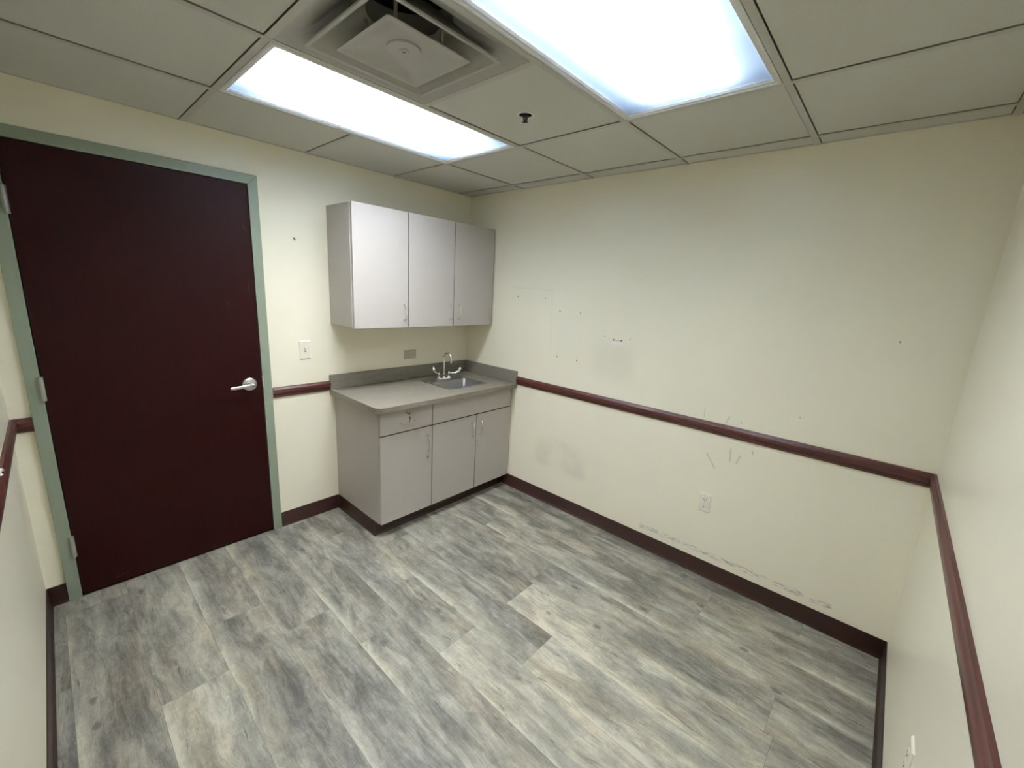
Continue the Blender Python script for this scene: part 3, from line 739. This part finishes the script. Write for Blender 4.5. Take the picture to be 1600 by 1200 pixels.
troffer('recessed fluorescent light nearer the door, in front of the air vent', 1, M['tube'])
troffer('recessed fluorescent light farther from the door, near the top edge', 3, M['tube_dim'])

# ------------------------------------------------------------------ air diffuser
x1, x0, y1, y0 = TX[2], TX[3], TY[1], TY[2]; cx, cy = (x0 + x1) / 2, (y0 + y1) / 2
va = thing('air_vent', 'square stepped metal air diffuser set in the ceiling between the two lights', 'vent', (cx, cy, H))
def sqr(h, z, r=.01, n=5): return rr(cx - h, cx + h, cy - h, cy + h, r, z, n)
bm = bmesh.new()                                   # outer pan with a square-to-round neck
hw = (x1 - x0) / 2 - .003
def blend(h, z, f):
    """square of half size h morphing to a circle (f = 1) at height z"""
    o = []
    for p in sqr(h, z, max(.012, h * f * .98), 7): o.append(p)
    return o
loft(bm, [blend(hw, H + .001, 0), blend(hw, H - .002, 0), blend(hw - .014, H - .002, 0), blend(hw - .022, H + .002, .02), blend(.245, H + .014, .06), blend(.205, H + .040, .2), blend(.180, H + .070, .45), blend(.155, H + .095, 1), blend(.150, H + .180, 1)])
obj('outer_cone', bm, M['vent'], va, smooth=True, angle=40)
bm = bmesh.new(); loft(bm, [blend(.150, H + .178, 1), blend(.149, H + .182, 1)], cap1=True); obj('duct', bm, M['plenum'], va)
bm = bmesh.new()                                   # middle cone
loft(bm, [blend(.206, H - .008, .02), blend(.212, H - .015, .02), blend(.224, H - .016, .02), blend(.224, H - .010, .02), blend(.196, H + .012, .06), blend(.160, H + .042, .2), blend(.135, H + .072, .5), blend(.118, H + .090, 1),
          blend(.116, H + .090, 1), blend(.133, H + .071, .5), blend(.157, H + .041, .2), blend(.187, H + .011, .06), blend(.206, H - .008, .02)])
obj('middle_cone', bm, M['vent'], va, smooth=True, angle=40)
bm = bmesh.new()                                   # centre plaque, a shallow dished pan
loft(bm, [blend(.151, H - .016, .02), blend(.154, H - .0205, .02), blend(.149, H - .0215, .02), blend(.135, H - .016, .05), blend(.108, H - .006, .25), blend(.084, H - .0005, .7), blend(.066, H + .001, 1), blend(.055, H + .001, 1), blend(.0535, H - .0045, 1), blend(.050, H - .0050, 1)], cap1=True)
loft(bm, [blend(.151, H - .016, .02), blend(.120, H - .004, .1), blend(.09, H + .006, .5), blend(.05, H + .009, 1)], cap1=True)
pq = obj('center_plaque', bm, M['vent'], va, smooth=True, angle=40)
bm = bmesh.new(); lathe(bm, (cx, cy, H - .0050), [(0, -.004), (.005, -.004), (.0135, -.0035), (.016, -.001), (.017, .001)], n=24, cap0=False, cap1=False)
cap = obj('plug', bm, M['vent'], pq, smooth=True, angle=40)
bm = bmesh.new(); 
for k in (0, 1): box(bm, cx - (.006 if k else .001), cx + (.006 if k else .001), cy - (.001 if k else .006), cy + (.001 if k else .006), H - .0094, H - .0088)
obj('plug_slot', bm, M['slot'], pq)
for sx, sy in ((1, 1), (1, -1), (-1, 1), (-1, -1)):
    bm = bmesh.new(); box(bm, cx + sx * .085 - .004, cx + sx * .085 + .004, cy + sy * .085 - .004, cy + sy * .085 + .004, H + .002, H + .075)
    obj('strut', bm, M['vent'], va)

# ------------------------------------------------------------------ sprinkler
cx, cy = SPRINK
spk = thing('fire_sprinkler', 'dark metal fire sprinkler head hanging from a ceiling tile', 'sprinkler', (cx, cy, H))
bm = bmesh.new(); lathe(bm, (cx, cy, H), [(.0400, .0), (.0400, -.0015), (.037, -.003), (.032, -.0032), (.0285, -.001), (.0280, .006), (.0275, .050)], n=36, cap0=False, cap1=False)
obj('escutcheon', bm, M['trimwhite'], spk, smooth=True, angle=50)
bm = bmesh.new(); lathe(bm, (cx, cy, H), [(.0274, .002), (.0268, .004), (.0262, .049)], n=36, cap0=False, cap1=False)
obj('recess_cup', bm, M['slot'], spk, smooth=True)
bm = bmesh.new(); lathe(bm, (cx, cy, H), [(0, .05), (.0262, .05), (.0262, .0495), (.012, .045), (.012, .012), (.0135, .010), (.0120, .002), (.009, -.003), (.0085, -.006), (0, -.006)], n=24, cap0=False, cap1=False)
obj('body', bm, M['darkmetal'], spk, smooth=True, angle=50)
bm = bmesh.new()
for s in (-1, 1): tube(bm, [(cx + s * .008, cy, H - .003), (cx + s * .0115, cy, H - .011), (cx + s * .0085, cy, H - .021), (cx + s * .002, cy, H - .026)], .0030, 8)
tube(bm, [(cx, cy, H - .005), (cx, cy, H - .026)], .0024, 8)
obj('frame_arms', bm, M['darkmetal'], spk, smooth=True)
bm = bmesh.new(); n = 24
pr = [(cx + (.0140 if k % 2 else .0105) * math.cos(2 * PI * k / n), cy + (.0140 if k % 2 else .0105) * math.sin(2 * PI * k / n)) for k in range(n)]
loft(bm, [[(*p, H - .0262) for p in pr], [(*p, H - .0275) for p in pr]], True, True, True)
lathe(bm, (cx, cy, H - .0275), [(0, 0), (.004, 0), (.004, -.0025), (0, -.0025)], n=12, cap0=False, cap1=False)
obj('deflector', bm, M['darkmetal'], spk)

# ------------------------------------------------------------------ camera
CAM = (-2.536801759857332, -2.8393929454100775, 1.657286676617352)
yaw, pitch, roll, fpx = 0.8431283340249021, -0.2209066314735192 + 0.000001, 0.05518302577399223, 657.8700928899552
cyw, syw, cp, sp_ = math.cos(yaw), math.sin(yaw), math.cos(pitch), math.sin(pitch)
F = Vector((syw * cp, cyw * cp, sp_)); Rr = Vector((cyw, -syw, 0)); U = Rr.cross(F)
R2 = math.cos(roll) * Rr + math.sin(roll) * U; U2 = -math.sin(roll) * Rr + math.cos(roll) * U
cam = bpy.data.cameras.new('camera'); co = bpy.data.objects.new('camera', cam); COL.objects.link(co)
cam.sensor_fit = 'HORIZONTAL'; cam.sensor_width = 36; cam.lens = fpx / 1600 * 36; cam.clip_start = .01
m3 = Matrix((R2, U2, -F)).transposed(); mm = m3.to_4x4(); mm.translation = Vector(CAM); co.matrix_world = mm
sc.camera = co

# ------------------------------------------------------------------ world and view
w = bpy.data.worlds.new('world'); sc.world = w; w.use_nodes = True
w.node_tree.nodes['Background'].inputs[0].default_value = (0, 0, 0, 1); w.node_tree.nodes['Background'].inputs[1].default_value = 0
sc.view_settings.view_transform = 'Standard'; sc.view_settings.look = 'None'; sc.view_settings.gamma = 1; sc.view_settings.use_curve_mapping = False
sc.view_settings.exposure = 1.24
sc.cycles.max_bounces = 14; sc.cycles.diffuse_bounces = 8; sc.cycles.transparent_max_bounces = 12; sc.cycles.transmission_bounces = 8
